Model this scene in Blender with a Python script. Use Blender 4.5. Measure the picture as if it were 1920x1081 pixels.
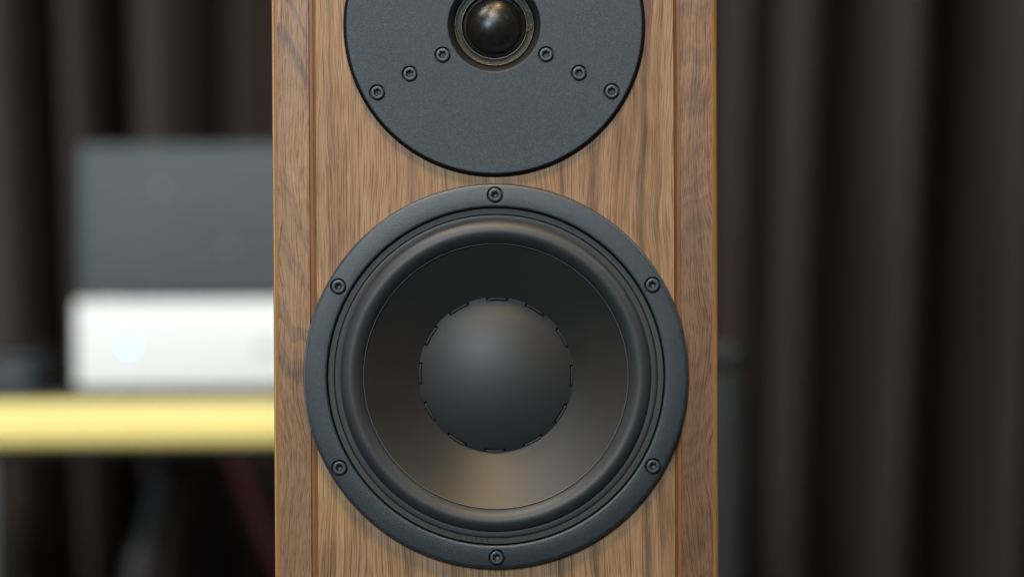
import bpy, bmesh, math, random
from mathutils import Vector, Matrix
R = math.radians
MM = 0.001
random.seed(7)
S = bpy.context.scene
C = S.collection
for o in list(bpy.data.objects):
    bpy.data.objects.remove(o)

# ------------------------------------------------------------------ camera
ZC = 0.95                                   # height the lens is aimed at
PITCH, ROLL, DIST = R(1.0), R(0.27), 1.30
cam_d = bpy.data.cameras.new('camera')
cam = bpy.data.objects.new('camera', cam_d)
C.objects.link(cam)
S.camera = cam
cam_d.sensor_width = 36.0
cam_d.lens = 36.0 * DIST / 0.480
cam_d.clip_start, cam_d.clip_end = 0.05, 60
cam.location = (0.00775, -DIST * math.cos(PITCH), ZC + DIST * math.sin(PITCH))
cam.rotation_euler = (Matrix.Rotation(R(90) - PITCH, 3, 'X') @ Matrix.Rotation(-ROLL, 3, 'Z')).to_euler()
cam_d.dof.use_dof = True
cam_d.dof.focus_distance = DIST - 0.001
cam_d.dof.aperture_fstop = 3.4

# ------------------------------------------------------------------ light
world = bpy.data.worlds.new('World')
S.world = world
world.use_nodes = True
bg = world.node_tree.nodes['Background']
bg.inputs[0].default_value = (0.62, 0.72, 0.80, 1)
bg.inputs[1].default_value = 0.055


def lamp(name, loc, aim, power, col, sx, sy):
    d = bpy.data.lights.new(name, 'AREA')
    d.energy, d.color, d.shape, d.size, d.size_y = power, col, 'RECTANGLE', sx, sy
    o = bpy.data.objects.new(name, d)
    C.objects.link(o)
    o.location = loc
    o.rotation_euler = (Vector(aim) - Vector(loc)).to_track_quat('-Z', 'Y').to_euler()
    return o


lamp('ceiling_lamp_cool', (-0.85, -3.4, 2.45), (0, 0, 0.9), 120, (0.79, 0.915, 1.0), 1.3, 0.9)
lamp('ceiling_lamp_warm', (0.03, -0.68, 2.45), (0, 0.0, 0.9), 22, (1.0, 0.65, 0.29), 0.36, 0.24)
lamp('ceiling_lamp_corner', (1.45, 0.02, 2.40), (0, 0, 0.95), 16, (0.80, 0.92, 1.0), 0.35, 0.35)
lamp('rack_fill_added', (-0.60, -0.25, 2.45), (-0.30, 1.35, 0.8), 21, (1.0, 0.98, 0.93), 0.4, 0.4)  # added fill to brighten the shelf and components, no known fitting
lamp('side_fill_added', (-2.10, 0.35, 1.15), (0.0, 1.95, 0.75), 24, (0.84, 0.94, 1.0), 0.8, 0.9)  # unseen fill added to lift the curtain and the dark under the shelf

S.view_settings.view_transform = 'Standard'
S.view_settings.look = 'None'
S.view_settings.exposure = 0.0
S.view_settings.gamma = 1.0
S.view_settings.use_curve_mapping = False


# ------------------------------------------------------------------ node helpers
class G:
    """small builder for a material node tree"""
    def __init__(self, name):
        self.m = bpy.data.materials.new(name)
        self.m.use_nodes = True
        self.t = self.m.node_tree
        self.n, self.l = self.t.nodes, self.t.links
        self.b = self.n['Principled BSDF']

    def put(self, sock, v):
        if isinstance(v, bpy.types.NodeSocket):
            self.l.new(v, sock)
        elif isinstance(v, (tuple, list)) and len(v) == 3 and sock.type == 'RGBA':
            sock.default_value = (*v, 1)
        else:
            sock.default_value = v

    def math(self, op, a, b=0.0, clamp=False):
        x = self.n.new('ShaderNodeMath')
        x.operation, x.use_clamp = op, clamp
        self.put(x.inputs[0], a)
        self.put(x.inputs[1], b)
        return x.outputs[0]

    def coord(self):
        x = self.n.new('ShaderNodeTexCoord')
        sep = self.n.new('ShaderNodeSeparateXYZ')
        mul = self.n.new('ShaderNodeVectorMath')
        mul.operation = 'SCALE'
        self.l.new(x.outputs['Object'], mul.inputs[0])
        mul.inputs['Scale'].default_value = 1000.0
        self.l.new(mul.outputs[0], sep.inputs[0])
        return mul.outputs[0], sep.outputs[0], sep.outputs[1], sep.outputs[2]

    def vec(self, x, y, z):
        c = self.n.new('ShaderNodeCombineXYZ')
        for i, v in enumerate((x, y, z)):
            self.put(c.inputs[i], v)
        return c.outputs[0]

    def noise(self, v, scale=1.0, detail=2.0, rough=0.5, dist=0.0):
        x = self.n.new('ShaderNodeTexNoise')
        self.l.new(v, x.inputs['Vector'])
        x.inputs['Scale'].default_value = scale
        x.inputs['Detail'].default_value = detail
        x.inputs['Roughness'].default_value = rough
        x.inputs['Distortion'].default_value = dist
        return x.outputs['Fac']

    def ramp(self, f, stops, interp='LINEAR'):
        x = self.n.new('ShaderNodeValToRGB')
        x.color_ramp.interpolation = interp
        e = x.color_ramp.elements
        while len(e) < len(stops):
            e.new(0.5)
        for i, (p, c) in enumerate(stops):
            e[i].position = p
            if not isinstance(c, (tuple, list)):
                c = (c, c, c)
            e[i].color = (*c, 1)
        self.put(x.inputs[0], f)
        return x.outputs[0]

    def mix(self, f, a, b, mode='MIX'):
        x = self.n.new('ShaderNodeMix')
        x.data_type, x.blend_type = 'RGBA', mode
        self.put(x.inputs[0], f)
        self.put(x.inputs[6], a)
        self.put(x.inputs[7], b)
        return x.outputs[2]

    def bump(self, h, strength, dist):
        x = self.n.new('ShaderNodeBump')
        x.inputs['Strength'].default_value = strength
        x.inputs['Distance'].default_value = dist
        self.l.new(h, x.inputs['Height'])
        self.l.new(x.outputs[0], self.b.inputs['Normal'])

    def set(self, **kw):
        for k, v in kw.items():
            self.put(self.b.inputs[k.replace('_', ' ')], v)
        return self.m


def plain(name, col, rough=0.5, metal=0.0, spec=0.5, grain=0.0, gscale=1.5, gdist=0.0001, dust=0.0):
    g = G(name)
    v, x, y, z = g.coord()
    n = g.noise(v, gscale, 3, 0.6)
    lo, hi = [tuple(c * k for c in col) for k in (1 - grain, 1 + grain)]
    c = g.ramp(n, [(0.3, lo), (0.7, hi)])
    if dust:
        vo = g.n.new('ShaderNodeTexVoronoi')
        g.l.new(v, vo.inputs['Vector'])
        vo.inputs['Scale'].default_value = 0.16
        near = g.ramp(vo.outputs['Distance'], [(0.022, 1.0), (0.045, 0.0)])
        pick = g.ramp(g.noise(v, 0.045, 2, 0.5), [(0.50, 0.0), (0.60, dust)])
        haze_ = g.ramp(g.noise(v, 0.03, 3, 0.6), [(0.40, 0.0), (0.75, 0.025)])
        c = g.mix(haze_, c, (0.16, 0.155, 0.145))
        c = g.mix(g.math('MULTIPLY', near, pick), c, (0.20, 0.19, 0.18))
        rough = g.ramp(g.noise(v, 0.06, 4, 0.6), [(0.3, rough - 0.012), (0.7, rough + 0.015)])
    g.set(Base_Color=c, Roughness=rough, Metallic=metal)
    g.b.inputs['Specular IOR Level'].default_value = spec
    if gdist > 0:
        g.bump(n, 0.6, gdist)
    return g.m


# ------------------------------------------------------------------ wood
TAN, MID, DARK, GREY = (0.47, 0.305, 0.175), (0.36, 0.220, 0.125), (0.200, 0.115, 0.070), (0.250, 0.180, 0.138)


def wood(name, kind):
    g = G(name)
    v, x, y, z = g.coord()
    zl = g.math('SUBTRACT', z, 950.0)
    lowv = g.vec(g.math('MULTIPLY', x, 0.022), g.math('MULTIPLY', y, 0.02), g.math('MULTIPLY', zl, 0.0085))
    low = g.noise(lowv, 1.0, 2, 0.5)
    xw = g.math('ADD', x, g.math('MULTIPLY', g.math('SUBTRACT', low, 0.5), 16.0 if kind == 'baffle' else 26.0))
    # slow changes of tone from board to board
    band = g.noise(g.vec(g.math('MULTIPLY', xw, 0.11), 0.0, g.math('MULTIPLY', zl, 0.006)), 1.0, 4, 0.6, 0.3)
    fine = g.noise(g.vec(g.math('MULTIPLY', xw, 0.75), 3.0, g.math('MULTIPLY', zl, 0.014)), 1.0, 4, 0.65)
    silk = g.noise(g.vec(g.math('MULTIPLY', xw, 2.6), 7.0, g.math('MULTIPLY', zl, 0.045)), 1.0, 3, 0.7)
    # growth-ring arches
    xc = {'baffle': -74.0, 'left': -112.0, 'right': 82.0}[kind]
    dx = g.math('SUBTRACT', x, xc)
    sgn = {'baffle': 0.010, 'left': 0.055, 'right': -0.030}[kind]
    par = g.math('MULTIPLY', g.math('MULTIPLY', dx, dx), sgn)
    wob = g.math('MULTIPLY', g.math('SUBTRACT', g.noise(g.vec(g.math('MULTIPLY', x, 0.05), 1.7, g.math('MULTIPLY', zl, 0.016)), 1.0, 2, 0.45), 0.5), 46.0)
    arch = g.math('ADD', g.math('ADD', zl, par), wob)
    ringn = g.noise(g.vec(0.0, 5.0 if kind == 'left' else 9.0, g.math('MULTIPLY', arch, 0.045)), 1.0, 3, 0.6)
    if kind == 'baffle':
        c = g.ramp(band, [(0.30, DARK), (0.42, MID), (0.52, TAN), (0.66, (0.40, 0.245, 0.135)), (0.80, (0.47, 0.285, 0.145))])
        c = g.mix(0.18, c, g.ramp(g.math('DIVIDE', g.math('ADD', x, 90.0), 180.0), [(0.1, (0.44, 0.300, 0.185)), (0.55, (0.43, 0.275, 0.155)), (0.9, (0.41, 0.245, 0.125))]))
        # dark heartwood streaks where this veneer has them
        st = []
        for p, w, k in [(-77, 2.0, .74), (-67, 1.4, .80), (-40, 3.2, .62), (-24, 0.8, .55), (-8, 2.0, .85), (30.5, 2.0, .42),
                        (46, 2.8, .45), (70.5, 3.0, .42), (77.5, 1.8, .62)]:
            st += [(p - w, 1.0), (p, k), (p + w, 1.0)]
        st = [((p + 90) / 180, (k, min(1.0, k * 1.02), min(1.0, k * 1.10))) for p, k in sorted(st)]
        xs = g.math('ADD', x, g.math('MULTIPLY', g.math('SUBTRACT', low, 0.5), 9.0))
        xs = g.math('ADD', xs, g.math('MULTIPLY', g.math('SUBTRACT', g.noise(g.vec(g.math('MULTIPLY', x, 0.25), 2.0, g.math('MULTIPLY', zl, 0.03)), 1.0, 3, 0.6), 0.5), 3.0))
        sr = g.ramp(g.math('DIVIDE', g.math('ADD', xs, 90.0), 180.0), st)
        c = g.mix(1.0, c, sr, 'MULTIPLY')
        rf = g.ramp(ringn, [(0.46, 0.0), (0.62, 0.25)])
        c = g.mix(rf, c, (0.48, 0.30, 0.145))
        # golden sapwood patch low on the panel
        ex = g.math('DIVIDE', g.math('ADD', x, 80.0), 20.0)
        ez = g.math('DIVIDE', g.math('ADD', zl, 98.0), 26.0)
        e2 = g.math('ADD', g.math('MULTIPLY', ex, ex), g.math('MULTIPLY', ez, ez))
        e2 = g.math('ADD', e2, g.math('MULTIPLY', g.math('SUBTRACT', g.noise(v, 0.07, 4, 0.6), 0.5), 3.0))
        c = g.mix(g.ramp(e2, [(0.25, 0.55), (1.1, 0.0)]), c, (0.53, 0.35, 0.165))
    elif kind == 'left':
        c = g.ramp(ringn, [(0.34, (0.20, 0.142, 0.112)), (0.42, (0.33, 0.225, 0.150)), (0.47, (0.42, 0.270, 0.155)), (0.56, (0.44, 0.280, 0.158)), (0.60, (0.46, 0.310, 0.19)), (0.63, (0.29, 0.198, 0.145)), (0.70, (0.33, 0.230, 0.165))])
        c = g.mix(0.34, c, g.ramp(band, [(0.3, GREY), (0.6, (0.46, 0.30, 0.18))]))
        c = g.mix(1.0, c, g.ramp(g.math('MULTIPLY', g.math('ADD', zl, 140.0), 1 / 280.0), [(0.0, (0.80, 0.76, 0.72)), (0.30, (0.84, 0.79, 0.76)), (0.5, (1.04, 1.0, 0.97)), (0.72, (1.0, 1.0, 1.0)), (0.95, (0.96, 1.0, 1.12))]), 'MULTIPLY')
    else:
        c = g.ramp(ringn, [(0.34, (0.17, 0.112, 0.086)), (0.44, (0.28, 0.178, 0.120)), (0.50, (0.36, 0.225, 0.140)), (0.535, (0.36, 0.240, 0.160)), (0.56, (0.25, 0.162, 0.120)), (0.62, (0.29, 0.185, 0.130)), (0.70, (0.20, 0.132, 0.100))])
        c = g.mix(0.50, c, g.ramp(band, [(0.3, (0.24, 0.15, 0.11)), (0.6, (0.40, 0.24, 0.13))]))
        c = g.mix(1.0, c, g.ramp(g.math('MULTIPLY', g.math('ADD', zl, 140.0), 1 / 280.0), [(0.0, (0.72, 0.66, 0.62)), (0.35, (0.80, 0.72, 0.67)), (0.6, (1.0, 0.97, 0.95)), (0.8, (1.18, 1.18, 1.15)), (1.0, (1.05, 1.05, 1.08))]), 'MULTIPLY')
    # long fibres
    c = g.mix(1.0, c, g.ramp(fine, [(0.32, (0.80, 0.77, 0.75)), (0.46, (0.98, 0.97, 0.96)), (0.62, (1.09, 1.09, 1.08))]), 'MULTIPLY')
    c = g.mix(1.0, c, g.ramp(silk, [(0.32, (0.84, 0.82, 0.80)), (0.60, (1.09, 1.09, 1.09))]), 'MULTIPLY')
    # open pores: short dark dashes along the grain, crowded in some zones
    pz = 0.050 if kind == 'baffle' else 0.12
    pore = g.noise(g.vec(g.math('MULTIPLY', xw, 2.7), 11.0, g.math('MULTIPLY', zl, pz)), 1.0, 2, 0.5)
    dens = g.math('MULTIPLY', g.math('SUBTRACT', g.noise(g.vec(g.math('MULTIPLY', xw, 0.10), 21.0, g.math('MULTIPLY', zl, 0.02)), 1.0, 2, 0.5), 0.5), 0.22)
    pf = g.ramp(g.math('ADD', pore, dens), [(0.525, 0.0), (0.60, 0.75), (0.70, 1.0)])
    c = g.mix(pf, c, g.mix(1.0, c, (0.62, 0.53, 0.48), 'MULTIPLY'))
    hair = g.noise(g.vec(g.math('MULTIPLY', xw, 2.3), 31.0, g.math('MULTIPLY', zl, 0.012)), 1.0, 2, 0.5)
    hf = g.ramp(hair, [(0.575, 0.0), (0.64, 0.9)])
    c = g.mix(hf, c, g.mix(1.0, c, (0.50, 0.42, 0.37), 'MULTIPLY'))
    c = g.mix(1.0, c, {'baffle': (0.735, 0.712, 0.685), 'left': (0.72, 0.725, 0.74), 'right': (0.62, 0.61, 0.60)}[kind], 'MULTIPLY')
    g.set(Base_Color=c, Roughness=g.ramp(silk, [(0.3, 0.50), (0.7, 0.38)]))
    g.b.inputs['Specular IOR Level'].default_value = 0.35
    g.bump(g.math('SUBTRACT', silk, g.math('MULTIPLY', pf, 0.9)), 0.35, 0.00012)
    return g.m


def edge_wood(name, light, dark):
    g = G(name)
    v, x, y, z = g.coord()
    n = g.noise(g.vec(g.math('MULTIPLY', x, 0.9), g.math('MULTIPLY', y, 0.9), g.math('MULTIPLY', z, 0.018)), 1.0, 4, 0.6)
    p = g.noise(g.vec(g.math('MULTIPLY', x, 3.0), g.math('MULTIPLY', y, 3.0), g.math('MULTIPLY', z, 0.2)), 1.0, 2, 0.6)
    c = g.ramp(n, [(0.3, dark), (0.65, light)])
    c = g.mix(1.0, c, g.ramp(p, [(0.35, 0.85), (0.6, 1.06)]), 'MULTIPLY')
    g.set(Base_Color=c, Roughness=0.36)
    return g.m


M = {}
M['baffle'] = wood('walnut_veneer', 'baffle')
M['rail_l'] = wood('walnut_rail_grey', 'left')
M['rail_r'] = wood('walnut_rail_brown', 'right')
M['edge'] = edge_wood('stained_edge', (0.31, 0.155, 0.042), (0.20, 0.096, 0.028))
M['groove'] = edge_wood('stained_groove', (0.225, 0.105, 0.038), (0.150, 0.068, 0.026))


def powder(name, col, rough, spec):
    """fine-grained powder coat on cast metal"""
    g = G(name)
    v, x, y, z = g.coord()
    n = g.noise(v, 2.1, 3, 0.75)
    n2 = g.noise(v, 0.05, 2, 0.5)
    c = g.ramp(n, [(0.32, tuple(k * 0.62 for k in col)), (0.50, col), (0.66, tuple(k * 2.2 for k in col))])
    c = g.mix(1.0, c, g.ramp(n2, [(0.35, 0.93), (0.65, 1.05)]), 'MULTIPLY')
    g.set(Base_Color=c, Roughness=rough)
    g.b.inputs['Specular IOR Level'].default_value = spec
    g.bump(n, 0.6, 0.0002)
    return g.m


M['plate'] = powder('tweeter_powder_coat', (0.024, 0.035, 0.045), 0.52, 0.5)
M['flange'] = powder('basket_powder_coat', (0.0175, 0.0255, 0.032), 0.43, 0.66)
M['rim'] = plain('rim_black', (0.004, 0.004, 0.004), 0.5, 0, 0.15, gdist=0)
M['gap'] = plain('gap_black', (0.004, 0.004, 0.004), 0.8, 0, 0.1, gdist=0)
M['gasket'] = plain('gasket_black', (0.036, 0.040, 0.040), 0.55, 0, 0.4, 0.15, 0.8, 0.00002)
M['rubber'] = plain('surround_rubber', (0.027, 0.030, 0.032), 0.52, 0, 0.5, 0.12, 1.2, 0.00001, 0.5)
M['cone'] = plain('cone_polymer', (0.021, 0.0198, 0.0178), 0.44, 0, 0.55, 0.10, 2.4, 0.000025, 0.7)
M['cap'] = plain('dust_cap_polymer', (0.026, 0.028, 0.030), 0.53, 0, 0.55, 0.10, 2.4, 0.00003, 0.7)
M['screw'] = plain('screw_black_oxide', (0.072, 0.083, 0.088), 0.42, 0.55, 0.5, 0.15, 3.0, 0.00002)
M['throat'] = plain('throat_black', (0.016, 0.015, 0.014), 0.38, 0, 0.4, 0.1, 1.0, 0)
M['print'] = plain('moulded_mark', (0.008, 0.008, 0.008), 0.6, 0, 0.2, gdist=0)
M['bead'] = plain('ring_edge_metal', (0.17, 0.168, 0.145), 0.38, 0.5, 0.5, 0.35, 1.2, 0.00005)
M['lip'] = plain('cone_lip', (0.09, 0.098, 0.098), 0.35, 0, 0.6, gdist=0)


def silk_dome(name):
    g = G(name)
    v, x, y, z = g.coord()
    w = g.n.new('ShaderNodeTexWave')
    w.wave_type, w.bands_direction = 'BANDS', 'DIAGONAL'
    g.l.new(v, w.inputs['Vector'])
    w.inputs['Scale'].default_value = 1.1
    w.inputs['Distortion'].default_value = 1.2
    n = g.noise(v, 0.35, 3, 0.6)
    g.set(Base_Color=g.ramp(n, [(0.3, (0.007, 0.007, 0.007)), (0.7, (0.013, 0.012, 0.011))]),
          Roughness=g.ramp(n, [(0.3, 0.27), (0.7, 0.36)]))
    g.b.inputs['Specular IOR Level'].default_value = 0.6
    g.bump(g.math('ADD', w.outputs['Fac'], g.math('MULTIPLY', g.noise(v, 1.6, 2, 0.6), 0.8)), 0.30, 0.0001)
    return g.m


M['dome'] = silk_dome('coated_silk')


def gauze(name):
    g = G(name)
    v, x, y, z = g.coord()
    n = g.noise(v, 2.4, 4, 0.8)
    n2 = g.noise(v, 0.22, 2, 0.5)
    c = g.ramp(n, [(0.34, (0.014, 0.014, 0.010)), (0.54, (0.046, 0.046, 0.034)), (0.68, (0.22, 0.22, 0.185))])
    c = g.mix(1.0, c, g.ramp(n2, [(0.35, 0.75), (0.65, 1.15)]), 'MULTIPLY')
    g.set(Base_Color=c, Roughness=0.5, Metallic=0.25)
    g.bump(n, 0.9, 0.0003)
    return g.m


M['gauze'] = gauze('brass_gauze')


# ------------------------------------------------------------------ mesh helpers
def link(name, me, mat, parent=None, sharp=35):
    if mat is not None and not me.materials:
        me.materials.append(mat)
    for p in me.polygons:
        p.use_smooth = True
    me.set_sharp_from_angle(angle=R(sharp))
    o = bpy.data.objects.new(name, me)
    C.objects.link(o)
    o.parent = parent
    return o


def tag(o, label, cat):
    o['label'] = label
    o['category'] = cat
    return o


def empty(name, loc):
    o = bpy.data.objects.new(name, None)
    o.location = loc
    o.empty_display_size = 0.05
    C.objects.link(o)
    return o


def mesh(name, verts, faces):
    me = bpy.data.meshes.new(name)
    me.from_pydata(verts, [], faces)
    me.validate()
    bm = bmesh.new()
    bm.from_mesh(me)
    bmesh.ops.remove_doubles(bm, verts=bm.verts, dist=1e-7)
    bmesh.ops.recalc_face_normals(bm, faces=bm.faces)
    bm.to_mesh(me)
    bm.free()
    return me


def lathe(name, prof, cx, cz, seg=192, closed=False):
    """prof: (radius mm, depth mm) turned round the y axis through (cx, cz) in metres"""
    vs, fs = [], []
    n = len(prof)
    for i in range(seg):
        a = 2 * math.pi * i / seg
        for r, y in prof:
            vs.append((cx + r * MM * math.sin(a), y * MM, cz + r * MM * math.cos(a)))
    for i in range(seg):
        j = (i + 1) % seg
        for k in range(n if closed else n - 1):
            q = (k + 1) % n
            fs.append((i * n + k, j * n + k, j * n + q, i * n + q))
    return mesh(name, vs, fs)


def extrude_z(name, prof, z0, z1):
    """closed profile of (x mm, y mm) drawn up from z0 to z1 (metres)"""
    n = len(prof)
    vs = [(x * MM, y * MM, z0) for x, y in prof] + [(x * MM, y * MM, z1) for x, y in prof]
    fs = [(i, (i + 1) % n, n + (i + 1) % n, n + i) for i in range(n)]
    fs += [tuple(range(n)), tuple(range(2 * n - 1, n - 1, -1))]
    return mesh(name, vs, fs)


def box(name, lo, hi, bev=0.0, seg=3):
    bm = bmesh.new()
    bmesh.ops.create_cube(bm, size=1)
    for v in bm.verts:
        v.co = Vector([lo[i] + (v.co[i] + 0.5) * (hi[i] - lo[i]) for i in range(3)])
    if bev:
        bmesh.ops.bevel(bm, geom=list(bm.edges), offset=bev, segments=seg, affect='EDGES', profile=0.5)
    me = bpy.data.meshes.new(name)
    bm.to_mesh(me)
    bm.free()
    return me


def tube(name, pts, rad, seg=14):
    vs, fs = [], []
    P = [Vector(p) for p in pts]
    for i, p in enumerate(P):
        t = (P[min(i + 1, len(P) - 1)] - P[max(i - 1, 0)]).normalized()
        u = t.cross(Vector((0, 1, 0.01))).normalized()
        w = t.cross(u)
        for k in range(seg):
            a = 2 * math.pi * k / seg
            vs.append(p + rad * (math.cos(a) * u + math.sin(a) * w))
    for i in range(len(P) - 1):
        for k in range(seg):
            q = (k + 1) % seg
            fs.append((i * seg + k, i * seg + q, (i + 1) * seg + q, (i + 1) * seg + k))
    fs += [tuple(range(seg)), tuple(range(len(vs) - 1, len(vs) - seg - 1, -1))]
    return mesh(name, vs, fs)


def drill(me, holes, y0, y1, seg=64):
    """bore round holes (x, z, radius mm) through a mesh between depths y0 and y1 (mm)"""
    vs, fs = [], []
    for (x, z, r) in holes:
        b = len(vs)
        for y in (y0, y1):
            for i in range(seg):
                a = 2 * math.pi * (i + 0.37) / seg
                vs.append((x + r * MM * math.sin(a), y * MM, z + r * MM * math.cos(a)))
        fs += [(b + i, b + (i + 1) % seg, b + seg + (i + 1) % seg, b + seg + i) for i in range(seg)]
        fs += [tuple(range(b, b + seg)), tuple(range(b + 2 * seg - 1, b + seg - 1, -1))]
    cut = bpy.data.objects.new('cut', mesh('cut', vs, fs))
    src = bpy.data.objects.new('src', me)
    C.objects.link(cut)
    C.objects.link(src)
    md = src.modifiers.new('b', 'BOOLEAN')
    md.operation, md.object, md.solver = 'DIFFERENCE', cut, 'EXACT'
    bpy.context.view_layer.update()
    dg = bpy.context.evaluated_depsgraph_get()
    out = bpy.data.meshes.new_from_object(src.evaluated_get(dg))
    bpy.data.objects.remove(cut)
    bpy.data.objects.remove(src)
    out.materials.clear()
    return out


# ------------------------------------------------------------------ floor
g = G('floor_carpet')
v, x, y, z = g.coord()
n = g.noise(v, 0.2, 4, 0.7)
g.set(Base_Color=g.ramp(n, [(0.3, (0.030, 0.028, 0.027)), (0.7, (0.060, 0.055, 0.052))]), Roughness=0.95)
g.bump(n, 0.6, 0.002)
fl = link('floor', box('floor', (-2.2, -1.6, -0.05), (2.2, 2.5, 0.0)), g.m)
fl['kind'] = 'structure'

# ------------------------------------------------------------------ curtain
g = G('curtain_cloth')
v, x, y, z = g.coord()
n = g.noise(g.vec(g.math('MULTIPLY', x, 1.0), g.math('MULTIPLY', y, 1.0), g.math('MULTIPLY', z, 0.12)), 0.6, 3, 0.6)
g.set(Base_Color=g.ramp(n, [(0.3, (0.047, 0.0350, 0.0320)), (0.7, (0.057, 0.0435, 0.0400))]), Roughness=0.85)
g.b.inputs['Specular IOR Level'].default_value = 0.1
CURTAIN = g.m
# fold crests (+) and valleys (-): metres along the wall, depth towards the room
folds = [(-1.30, 1), (-1.235, 0), (-1.165, 1), (-1.10, 0), (-1.03, 1), (-0.965, 0), (-0.90, 1), (-0.83, 0.05), (-0.765, 1), (-0.70, 0), (-0.645, 0.9),
         (-0.575, 1), (-0.532, 0.02), (-0.492, 0.95), (-0.446, 0.0), (-0.404, 1.0), (-0.345, 0.12), (-0.275, 0.0),
         (-0.20, 0.8), (-0.13, 0.1), (-0.05, 0.9), (0.03, 0), (0.11, 1), (0.17, 0.1), (0.232, 0.2),
         (0.278, 0.85), (0.304, 0.42), (0.344, 0.85), (0.400, 0.05), (0.458, 1.0), (0.524, -0.1), (0.590, 1.0), (0.645, 0.0), (0.71, 1.0), (0.78, 0.1), (0.86, 1),
         (0.93, 0), (1.0, 1), (1.07, 0), (1.14, 1), (1.22, 0), (1.30, 1)]


wide = []
for i, (fx_, fh_) in enumerate(folds):
    if 0 < i < len(folds) - 1 and fh_ < folds[i - 1][1] and fh_ < folds[i + 1][1]:
        gap = min(fx_ - folds[i - 1][0], folds[i + 1][0] - fx_) * 0.22
        wide += [(fx_ - gap, fh_), (fx_ + gap, fh_)]
    else:
        wide.append((fx_, fh_))
folds = wide


def fold_at(x):
    for (a, ha), (b, hb) in zip(folds, folds[1:]):
        if a <= x <= b:
            t = (x - a) / (b - a)
            if hb > ha:
                t, ha, hb = 1 - t, hb, ha
            return hb + (ha - hb) * math.sqrt(max(0.0, 1 - t ** 2.0))
    return folds[0][1] if x < folds[0][0] else folds[-1][1]


NX, NZ = 520, 34
vs, fs = [], []
for j in range(NZ + 1):
    zz = 0.012 + 2.36 * j / NZ
    for i in range(NX + 1):
        u = -1.30 + 2.60 * i / NX
        drift = 0.028 * (zz - 0.95) * math.sin(u * 3.1 + 0.4) + 0.006 * math.sin(zz * 2.3 + u * 9)
        amp = 0.36 * (0.9 + 0.1 * math.sin(zz * 1.9 + u * 7))
        vs.append((u + drift, 2.20 - amp * fold_at(u) + 0.004 * math.sin(zz * 6 + u * 25), zz))
W = NX + 1
fs = [(j * W + i, j * W + i + 1, (j + 1) * W + i + 1, (j + 1) * W + i) for j in range(NZ) for i in range(NX)]
cu = link('curtain', mesh('curtain', vs, fs), CURTAIN, None, 80)
sm = cu.modifiers.new('thickness', 'SOLIDIFY')
sm.thickness = 0.002
tag(cu, 'dark brown pleated curtain hanging in deep vertical folds behind everything', 'curtain')

# ------------------------------------------------------------------ rack with its shelf
M['birch'] = edge_wood('yellow_edge_band', (0.93, 0.78, 0.28), (0.88, 0.71, 0.23))
M['laminate'] = plain('black_laminate', (0.012, 0.013, 0.013), 0.35, 0, 0.4, 0.2, 0.3, 0)
M['post'] = plain('post_paint', (0.045, 0.058, 0.058), 0.5, 0, 0.5, 0.1, 0.5, 0)
M['brace'] = plain('brace_paint', (0.006, 0.0065, 0.006), 0.6, 0, 0.3, 0.1, 0.5, 0)
M['sleeve'] = plain('sleeve_grey', (0.024, 0.022, 0.024), 0.45, 0, 0.5, 0.1, 0.5, 0)
SX0, SX1, SY0, SY1, ST, SB = -0.62, 0.06, 1.295, 1.66, 0.829, 0.7725
rack = empty('equipment_rack', (0.5 * (SX0 + SX1), 0.5 * (SY0 + SY1), 0))
tag(rack, 'equipment rack with thick yellow shelf edge and dark posts below', 'rack')


def rpart(name, me, mat, par=None):
    par = par or rack
    me.transform(Matrix.Translation(-rack.location))
    return link(name, me, mat, par)


board = rpart('shelf_board', box('shelf_board', (SX0 + 0.001, SY0 + 0.012, SB + 0.002), (SX1, SY1, ST), 0.002), M['laminate'])
rpart('edge_band', box('edge_band', (SX0, SY0, 0.7815), (SX1, SY0 + 0.024, 0.8225), 0.010, 5), M['birch'], board)
for (px_, py_) in ((-0.497, 1.33), (-0.595, 1.62), (0.025, 1.33), (0.025, 1.62)):
    po = rpart('post', box('post', (px_ - 0.032 / 2, py_ - 0.016, 0.006), (px_ + 0.032 / 2, py_ + 0.016, SB + 0.002), 0.003), M['post'])
    rpart('foot', box('foot', (px_ - 0.024, py_ - 0.024, 0.0), (px_ + 0.024, py_ + 0.024, 0.012), 0.003), M['laminate'], po)
br = rpart('brace', tube('brace', [(-0.326, 1.40, SB + 0.004), (-0.487, 1.40, 0.10)], 0.012), M['brace'])
p0, p1 = Vector((-0.326, 1.40, SB + 0.004)), Vector((-0.487, 1.40, 0.10))
rpart('sleeve', tube('sleeve', [p0.lerp(p1, 0.147), p0.lerp(p1, 0.30)], 0.0150), M['sleeve'], br)

# ------------------------------------------------------------------ the two components and the small box on the shelf
M['silver'] = plain('silver_panel', (0.74, 0.76, 0.755), 0.42, 0, 0.5, 0.02, 0.4, 0)
M['silver2'] = plain('silver_knob', (0.72, 0.74, 0.75), 0.3, 0.6, 0.5, 0.02, 0.4, 0)
M['slate'] = plain('slate_panel', (0.050, 0.064, 0.071), 0.65, 0, 0.5, 0.06, 0.02, 0)
M['slate2'] = plain('slate_stud', (0.26, 0.29, 0.32), 0.3, 0.4, 0.5, 0.06, 0.2, 0)
M['foot'] = plain('rubber_foot', (0.012, 0.014, 0.012), 0.7, 0, 0.3, 0.1, 0.3, 0)
g = G('blue_indicator')
g.set(Base_Color=(0.1, 0.6, 0.7), Emission_Color=(0.02, 0.85, 1.0), Emission_Strength=5.0)
M['led'] = g.m


def disc_y(name, x, z, r, y0, y1, seg=40, bev=0.0006):
    pr = [(0, y0), (r - bev * 1000, y0), (r, y0 + bev * 1000), (r, y1), (0, y1)]
    return lathe(name, pr, x, z, seg)


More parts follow.
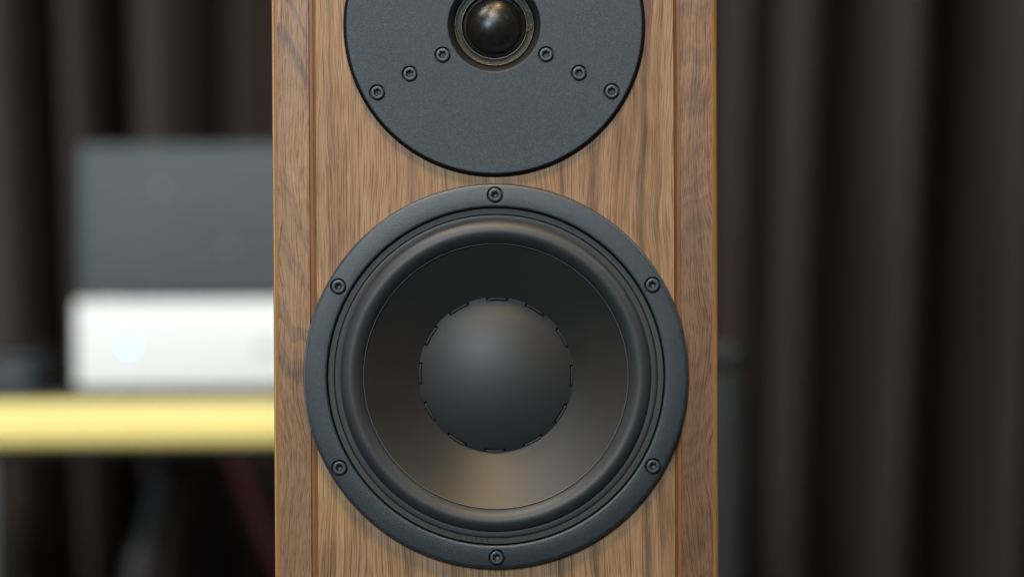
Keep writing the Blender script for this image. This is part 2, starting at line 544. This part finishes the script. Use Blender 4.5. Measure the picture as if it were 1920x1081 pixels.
AX0, AX1, AY0, AY1 = -0.4015, 0.030, 1.300, 1.62
amp = empty('audio_amplifier', (0.5 * (AX0 + AX1), 0.5 * (AY0 + AY1), ST))


def apart(root, name, me, mat, par=None):
    me.transform(Matrix.Translation(-root.location))
    return link(name, me, mat, par or root)


tag(amp, 'bright silver audio amplifier with blue indicator standing on the yellow edged shelf', 'amplifier')
AZ0, AZ1 = ST + 0.007, 0.9175
apart(amp, 'case', box('case', (AX0 + 0.004, AY0 + 0.010, AZ0 + 0.001), (AX1 - 0.004, AY1, AZ1 - 0.001), 0.0015), M['silver'])
fp = apart(amp, 'front_panel', box('front_panel', (AX0, AY0, AZ0), (AX1, AY0 + 0.010, AZ1), 0.003), M['silver'])
apart(amp, 'indicator', disc_y('indicator', -0.352, 0.8752, 2.6, 1298.6, 1301.0, 32, 0.0005), M['led'], fp)
apart(amp, 'button', disc_y('button', -0.226, 0.8740, 6.0, 1296.0, 1301.0, 40), M['silver2'], fp)
apart(amp, 'volume_knob', disc_y('volume_knob', -0.080, 0.8780, 24.0, 1278.0, 1301.0, 64, 0.0015), M['silver2'], fp)
for fx in (AX0 + 0.05, AX1 - 0.05):
    for fy in (AY0 + 0.04, AY1 - 0.05):
        f = lathe('foot', [(0, 0), (16, 0), (18, 1.5), (18, 9), (0, 9)], 0, 0, 32)
        f.transform(Matrix.Translation((fx, fy, ST)) @ Matrix.Rotation(R(90), 4, 'X'))
        apart(amp, 'foot', f, M['foot'])

BX0, BX1, BZ0, BZ1 = -0.3970, 0.026, 0.9215, 1.0635
comp = empty('audio_component', (0.5 * (BX0 + BX1), 1.48, 0.9175))
tag(comp, 'tall slate grey audio component stacked on top of the silver amplifier', 'audio component')
apart(comp, 'case', box('case', (BX0 + 0.003, 1.314, BZ0 + 0.001), (BX1 - 0.003, 1.615, BZ1 - 0.001), 0.0015), M['slate'])
fp = apart(comp, 'front_panel', box('front_panel', (BX0, 1.304, BZ0), (BX1, 1.314, BZ1), 0.003), M['slate'])
apart(comp, 'stud', disc_y('stud', -0.3205, 1.0215, 3.2, 1301.5, 1305.0, 32), M['slate2'], fp)
apart(comp, 'stud', disc_y('stud', -0.2570, 0.9670, 3.0, 1302.0, 1305.0, 32), M['slate2'], fp)
for fx in (BX0 + 0.05, BX1 - 0.05):
    for fy in (1.345, 1.58):
        f = lathe('foot', [(0, 0), (14, 0), (15, 1), (15, 6), (0, 6)], 0, 0, 32)
        f.transform(Matrix.Translation((fx, fy, 0.9175)) @ Matrix.Rotation(R(90), 4, 'X'))
        apart(comp, 'foot', f, M['foot'])

M['teal'] = plain('teal_plastic', (0.026, 0.038, 0.042), 0.5, 0, 0.5, 0.1, 0.3, 0)
sb = empty('small_case', (-0.515, 1.40, ST))
tag(sb, 'small dark teal case on the yellow edged shelf beside the silver amplifier', 'case')
apart(sb, 'body', box('body', (-0.575, 1.33, ST), (-0.450, 1.46, ST + 0.026), 0.004), M['teal'])
apart(sb, 'lid', box('lid', (-0.577, 1.328, ST + 0.027), (-0.448, 1.462, ST + 0.036), 0.004), M['teal'])

# slim cabinet beside the loudspeaker, farther back
M['bluegrey'] = plain('blue_grey_paint', (0.030, 0.039, 0.046), 0.42, 0, 0.5, 0.1, 0.05, 0)
sc = empty('side_cabinet', (0.095, 1.10, 0.0))
tag(sc, 'blue-grey slim cabinet half hidden behind the wooden loudspeaker', 'cabinet')
apart(sc, 'body', box('body', (-0.002, 0.955, 0.02), (0.192, 1.23, 0.868), 0.004), M['bluegrey'])
apart(sc, 'top_panel', box('top_panel', (-0.004, 0.950, 0.868), (0.194, 1.235, 0.886), 0.006), M['bluegrey'])
apart(sc, 'plinth', box('plinth', (0.01, 0.97, 0.0), (0.18, 1.22, 0.02), 0.002), M['laminate'])

# red cable hanging from under the shelf
M['cable'] = plain('dark_red_sheath', (0.022, 0.003, 0.005), 0.7, 0, 0.12, 0.1, 0.5, 0)
pts = []
for i in range(41):
    t = i / 40
    pts.append((-0.258 + 0.288 * t + 0.008 * math.sin(t * 6), 1.312 - 0.022 * min(1.0, t * 6) , 0.776 - 0.766 * t))
cb = link('audio_cable', tube('audio_cable', pts, 0.008), M['cable'])
tag(cb, 'dark red cable running diagonally down below the yellow edged shelf', 'cable')

# ------------------------------------------------------------------ the loudspeaker
spk = empty('loudspeaker', (0, 0, 0))
tag(spk, 'walnut loudspeaker with black round tweeter plate above a black woofer', 'loudspeaker')
H0, H1 = 0.0, 1.165
WX, WZ = 0.0, ZC - 0.0410          # woofer axis
TX, TZ = 0.0, ZC + 0.1229          # tweeter axis

link('cabinet_shell', box('cabinet_shell', (-0.1043, 0.0202, H0), (0.1043, 0.330, H1), 0.0015), M['edge'], spk)
bf = box('front_baffle', (-0.0837, 0.0, H0 + 0.001), (0.0837, 0.0200, H1 - 0.001))
bf = drill(bf, [(WX, WZ, 81.0), (TX, TZ, 28.0)], -5, 30, 128)
link('front_baffle', bf, M['baffle'], spk)
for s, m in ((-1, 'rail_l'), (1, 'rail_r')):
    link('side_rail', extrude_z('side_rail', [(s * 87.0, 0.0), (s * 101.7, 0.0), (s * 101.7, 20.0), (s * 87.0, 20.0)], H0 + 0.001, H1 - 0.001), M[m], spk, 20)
    pr = [(101.7, 20.0), (101.7, -0.02)]
    for k in range(0, 7):
        a = R(90) * k / 6
        pr.append((101.9 + 2.4 * math.sin(a), 2.4 - 2.4 * math.cos(a) - 0.02 * (1 - k / 6)))
    pr.append((104.3, 20.0))
    link('edge_moulding', extrude_z('edge_moulding', [(s * x_, y_) for x_, y_ in pr], H0 + 0.001, H1 - 0.001), M['edge'], spk, 40)
    pr = [(83.7, 0.20), (85.3, 1.5), (86.95, 1.5), (87.0, 20.0), (83.7, 20.0)]
    link('groove_strip', extrude_z('groove_strip', [(s * x_, y_) for x_, y_ in pr], H0 + 0.001, H1 - 0.001), M['groove'], spk, 20)


def screw_mesh():
    seg = 60
    rings = []
    vs, fs = [], []
    for i in range(seg):
        a = 2 * math.pi * i / seg
        rs = 1.72 * (1 + 0.09 * math.cos(6 * a))
        col = [(0.02, 3.0), (rs * 0.45, 2.8), (rs * 0.90, 2.3), (rs * 0.97, 0.25), (rs * 1.06, 0.06), (2.45, 0.0), (2.78, 0.05), (3.02, 0.20), (3.18, 0.45), (3.24, 0.8), (3.24, 3.6)]
        n = len(col)
        for r, y in col:
            vs.append((r * MM * math.sin(a), y * MM, r * MM * math.cos(a)))
    for i in range(seg):
        j = (i + 1) % seg
        for k in range(n - 1):
            fs.append((i * n + k, j * n + k, j * n + k + 1, i * n + k + 1))
    fs.append(tuple(i * n for i in range(seg)))
    me = mesh('screw', vs, fs)
    me.materials.append(M['screw'])
    return me


SCREW = screw_mesh()


def put_screw(parent, x, z, y, turn):
    o = link('screw', SCREW, None, parent)
    o.location = (x, y * MM, z)
    o.rotation_euler = (0, turn, 0)


# --- woofer: basket ring is the part, the rest are its pieces
SLOPE = [(79.1, 2.0), (79.1, -3.9), (79.25, -4.35), (79.6, -4.62), (80.2, -4.70), (84.0, -4.44), (88.2, -4.05), (88.9, -3.90), (89.45, -3.50), (89.85, -2.95), (90.1, -2.3), (90.2, -1.5), (90.25, 0.0), (90.25, 0.02), (85.0, 0.02), (85.0, 2.0)]
fl_me = lathe('woofer_basket', SLOPE, WX, WZ, 256, closed=True)
wscrews = []
for (a, r) in [(0, 84.75), (60, 84.75), (120, 84.75), (180, 84.75), (240, 84.75), (300, 84.75)]:
    wscrews.append((WX + r * MM * math.sin(R(a)), WZ + r * MM * math.cos(R(a))))
fl_me = drill(fl_me, [(x_, z_, 3.95) for x_, z_ in wscrews], -9, -0.6, 48)
woof = link('woofer_basket', fl_me, M['flange'], spk, 32)
for i, (x_, z_) in enumerate(wscrews):
    put_screw(woof, x_, z_, -4.12, random.uniform(0, 1.0))
link('shadow_gap', lathe('shadow_gap', [(79.09, 1.0), (78.0, 1.0)], WX, WZ), M['gap'], woof)
link('gasket', lathe('gasket', [(78.45, 1.2), (78.45, -2.9), (78.2, -3.1), (76.0, -3.1), (75.75, -2.9), (75.75, 1.2)], WX, WZ, 192, True), M['gasket'], woof)
pr = [(75.65, 0.5), (75.5, -2.45), (75.3, -2.62), (74.2, -2.60), (73.3, -2.60)]
for k in range(0, 33):
    u = math.cos(math.pi * k / 32)
    pr.append((67.55 + 5.3 * u, -2.55 - 4.1 * (1 - u * u) ** 0.85 + 0.75 * (1 - u) / 2))
pr += [(62.15, -0.6)]
link('surround', lathe('surround', pr, WX, WZ, 256), M['rubber'], woof, 60)
link('cone_lip', lathe('cone_lip', [(62.15, -0.8), (62.15, -2.30), (62.0, -2.45), (61.8, -2.35), (61.75, -0.8)], WX, WZ, 256, True), M['lip'], woof)
RC, YB = 36.75, 12.2
pr = [(61.85, -1.6)]
for k in range(1, 25):
    t = k / 24
    r = 61.85 + (36.6 - 61.85) * t
    pr.append((r, -1.6 + (YB + 0.15 + 1.6) * (t * 1.06 - 0.06 * t * t)))
pr += [(36.3, YB + 1.6)]
link('cone', lathe('cone', pr, WX, WZ, 256), M['cone'], woof, 50)

# dust cap: one dome with twelve slots cut into its edge
RS = 72.0
Y0 = YB + math.sqrt(RS * RS - RC * RC)          # depth of the sphere's centre
SEG = 1080
rr = [0.4, 3, 6, 9, 12, 15, 18, 21, 24, 27, 30, 32, 33.5, 34.4, 34.9, 35.1, 35.16, 35.28, 35.5, 36.0, 36.4, 36.6, 36.72, RC]
OFF, HALF = 1.2, 8.4
vs, fs = [], []
nr = len(rr)
for i in range(SEG):
    th = 360.0 * i / SEG
    d = abs((th - OFF + 15) % 30 - 15)
    for r in rr:
        y = Y0 - math.sqrt(RS * RS - r * r)
        if r > 35.12 and d < HALF:
            e = min(1.0, (r - 35.12) / 0.15) * min(1.0, (HALF - d) / 0.35)
            y = y + e * (YB + 2.2 - y)
        vs.append((WX + r * MM * math.sin(R(th)), y * MM, WZ + r * MM * math.cos(R(th))))
for i in range(SEG):
    j = (i + 1) % SEG
    for k in range(nr - 1):
        fs.append((i * nr + k, j * nr + k, j * nr + k + 1, i * nr + k + 1))
fs.append(tuple(i * nr for i in range(SEG)))
link('dust_cap', mesh('dust_cap', vs, fs), M['cap'], woof, 40)
# raised tab lying in each slot
yt = Y0 - math.sqrt(RS * RS - 36.0 * 36.0)
vs, fs = [], []
na, nc = 20, 10
for i in range(na + 1):
    a = R(-7.4 + 14.8 * i / na)
    s = math.sqrt(max(0.03, 1 - (abs(2 * i / na - 1)) ** 14))
    for k in range(nc):
        b = 2 * math.pi * k / nc
        r = 36.02 + 0.50 * s * math.cos(b)
        y = yt + 0.35 + 0.62 * s * math.sin(b)
        vs.append((r * MM * math.sin(a), y * MM, r * MM * math.cos(a)))
for i in range(na):
    for k in range(nc):
        q = (k + 1) % nc
        fs.append((i * nc + k, i * nc + q, (i + 1) * nc + q, (i + 1) * nc + k))
fs += [tuple(range(nc)), tuple(range(len(vs) - 1, len(vs) - nc - 1, -1))]
TAB = mesh('tab', vs, fs)
TAB.materials.append(M['cap'])
for k in range(12):
    o = link('tab', TAB, None, woof, 60)
    o.location = (WX, 0, WZ)
    o.rotation_euler = (0, R(OFF + 30 * k), 0)

# moulded characters low on the gasket
mv, mf = [], []
for ch, deg in (('1', 194.6), ('1', 192.7), ('1', 190.6), ('1', 188.6), ('7', 187.2), ('2', 185.4), ('T', 183.1), ('.', 181.6)):
    cu_ = bpy.data.curves.new('c', 'FONT')
    cu_.body, cu_.size, cu_.align_x = ch, 0.0024, 'CENTER'
    to = bpy.data.objects.new('c', cu_)
    C.objects.link(to)
    bpy.context.view_layer.update()
    tm = bpy.data.meshes.new_from_object(to.evaluated_get(bpy.context.evaluated_depsgraph_get()))
    a = R(deg)
    b = len(mv)
    for v_ in tm.vertices:
        lx, lz = v_.co.x, v_.co.y
        rad = 0.0778 - lz
        aa = a - lx / 0.077
        mv.append((WX + rad * math.sin(aa), -0.00312, WZ + rad * math.cos(aa)))
    mf += [tuple(b + i for i in p.vertices) for p in tm.polygons]
    bpy.data.objects.remove(to)
link('moulded_mark', mesh('moulded_mark', mv, mf), M['print'], woof)

# --- tweeter: faceplate is the part
tp = lathe('tweeter_faceplate', [(69.0, 0.02), (69.0, -2.75), (68.85, -2.95), (68.6, -3.0), (22.0, -3.0), (21.75, -2.9), (21.6, -2.6), (21.6, 0.02)], TX, TZ, 256, closed=True)
tscrews = []
for a in (119.6, 240.4, 0.0):
    for r in (27.8, 45.5, 63.0):
        tscrews.append((TX + r * MM * math.sin(R(a)), TZ + r * MM * math.cos(R(a))))
tp = drill(tp, [(x_, z_, 3.9) for x_, z_ in tscrews], -6, -0.3, 48)
tw = link('tweeter_faceplate', tp, M['plate'], spk, 9)
for x_, z_ in tscrews:
    put_screw(tw, x_, z_, -2.75, random.uniform(0, 1.0))
link('rim', lathe('rim', [(69.02, 0.03), (69.02, -2.7), (69.2, -2.72), (70.55, -0.9), (70.55, 0.03)], TX, TZ, 256, True), M['rim'], tw)
link('throat', lathe('throat', [(21.7, -2.5), (21.4, -2.2), (18.9, 2.6), (18.3, 4.2), (17.5, 4.3)], TX, TZ), M['throat'], tw)
pr = [(18.75, 3.9), (18.55, 2.5), (18.3, 2.1), (18.0, 2.25), (17.3, 2.7), (16.6, 2.75), (15.9, 2.4), (15.55, 2.1), (15.3, 2.2), (15.15, 2.8), (15.1, 4.0)]
for rr_, yy_, ww_ in ((15.38, 2.02, 0.20), (18.36, 1.98, 0.12)):
    tor = [(rr_ + ww_ * math.cos(2 * math.pi * k / 8), yy_ + ww_ * math.sin(2 * math.pi * k / 8)) for k in range(8)]
    link('ring_edge', lathe('ring_edge', tor, TX, TZ, 160, True), M['bead'], tw, 60)
link('gauze_ring', lathe('gauze_ring', pr, TX, TZ), M['gauze'], tw, 60)
RD, RB = 15.4, 13.0
yc = 3.2 + math.sqrt(RD * RD - RB * RB)
pr = [(15.25, 4.6), (14.9, 4.4), (14.4, 4.0), (13.9, 3.75), (13.5, 3.62), (13.2, 3.50), (RB, 3.2)]
for k in range(1, 22):
    a = math.asin(RB / RD) * (1 - k / 22)
    pr.append((RD * math.sin(a), yc - RD * math.cos(a)))
pr.append((0.02, yc - RD))
link('dome', lathe('dome', pr, TX, TZ), M['dome'], tw, 60)
for s, a0 in ((-1, 262), (1, 96)):
    wp = []
    for i in range(17):
        t = i / 16
        a = R(a0 + s * 16 * (t - 0.5))
        r = 18.35 - 3.2 * (0.5 - 0.5 * math.cos(math.pi * t))
        wp.append((TX + r * MM * math.sin(a), (1.75 + 0.2 * math.sin(t * 7)) * MM, TZ + r * MM * math.cos(a)))
    link('lead_wire', tube('lead_wire', wp, 0.00022, 8), M['gauze'], tw, 60)
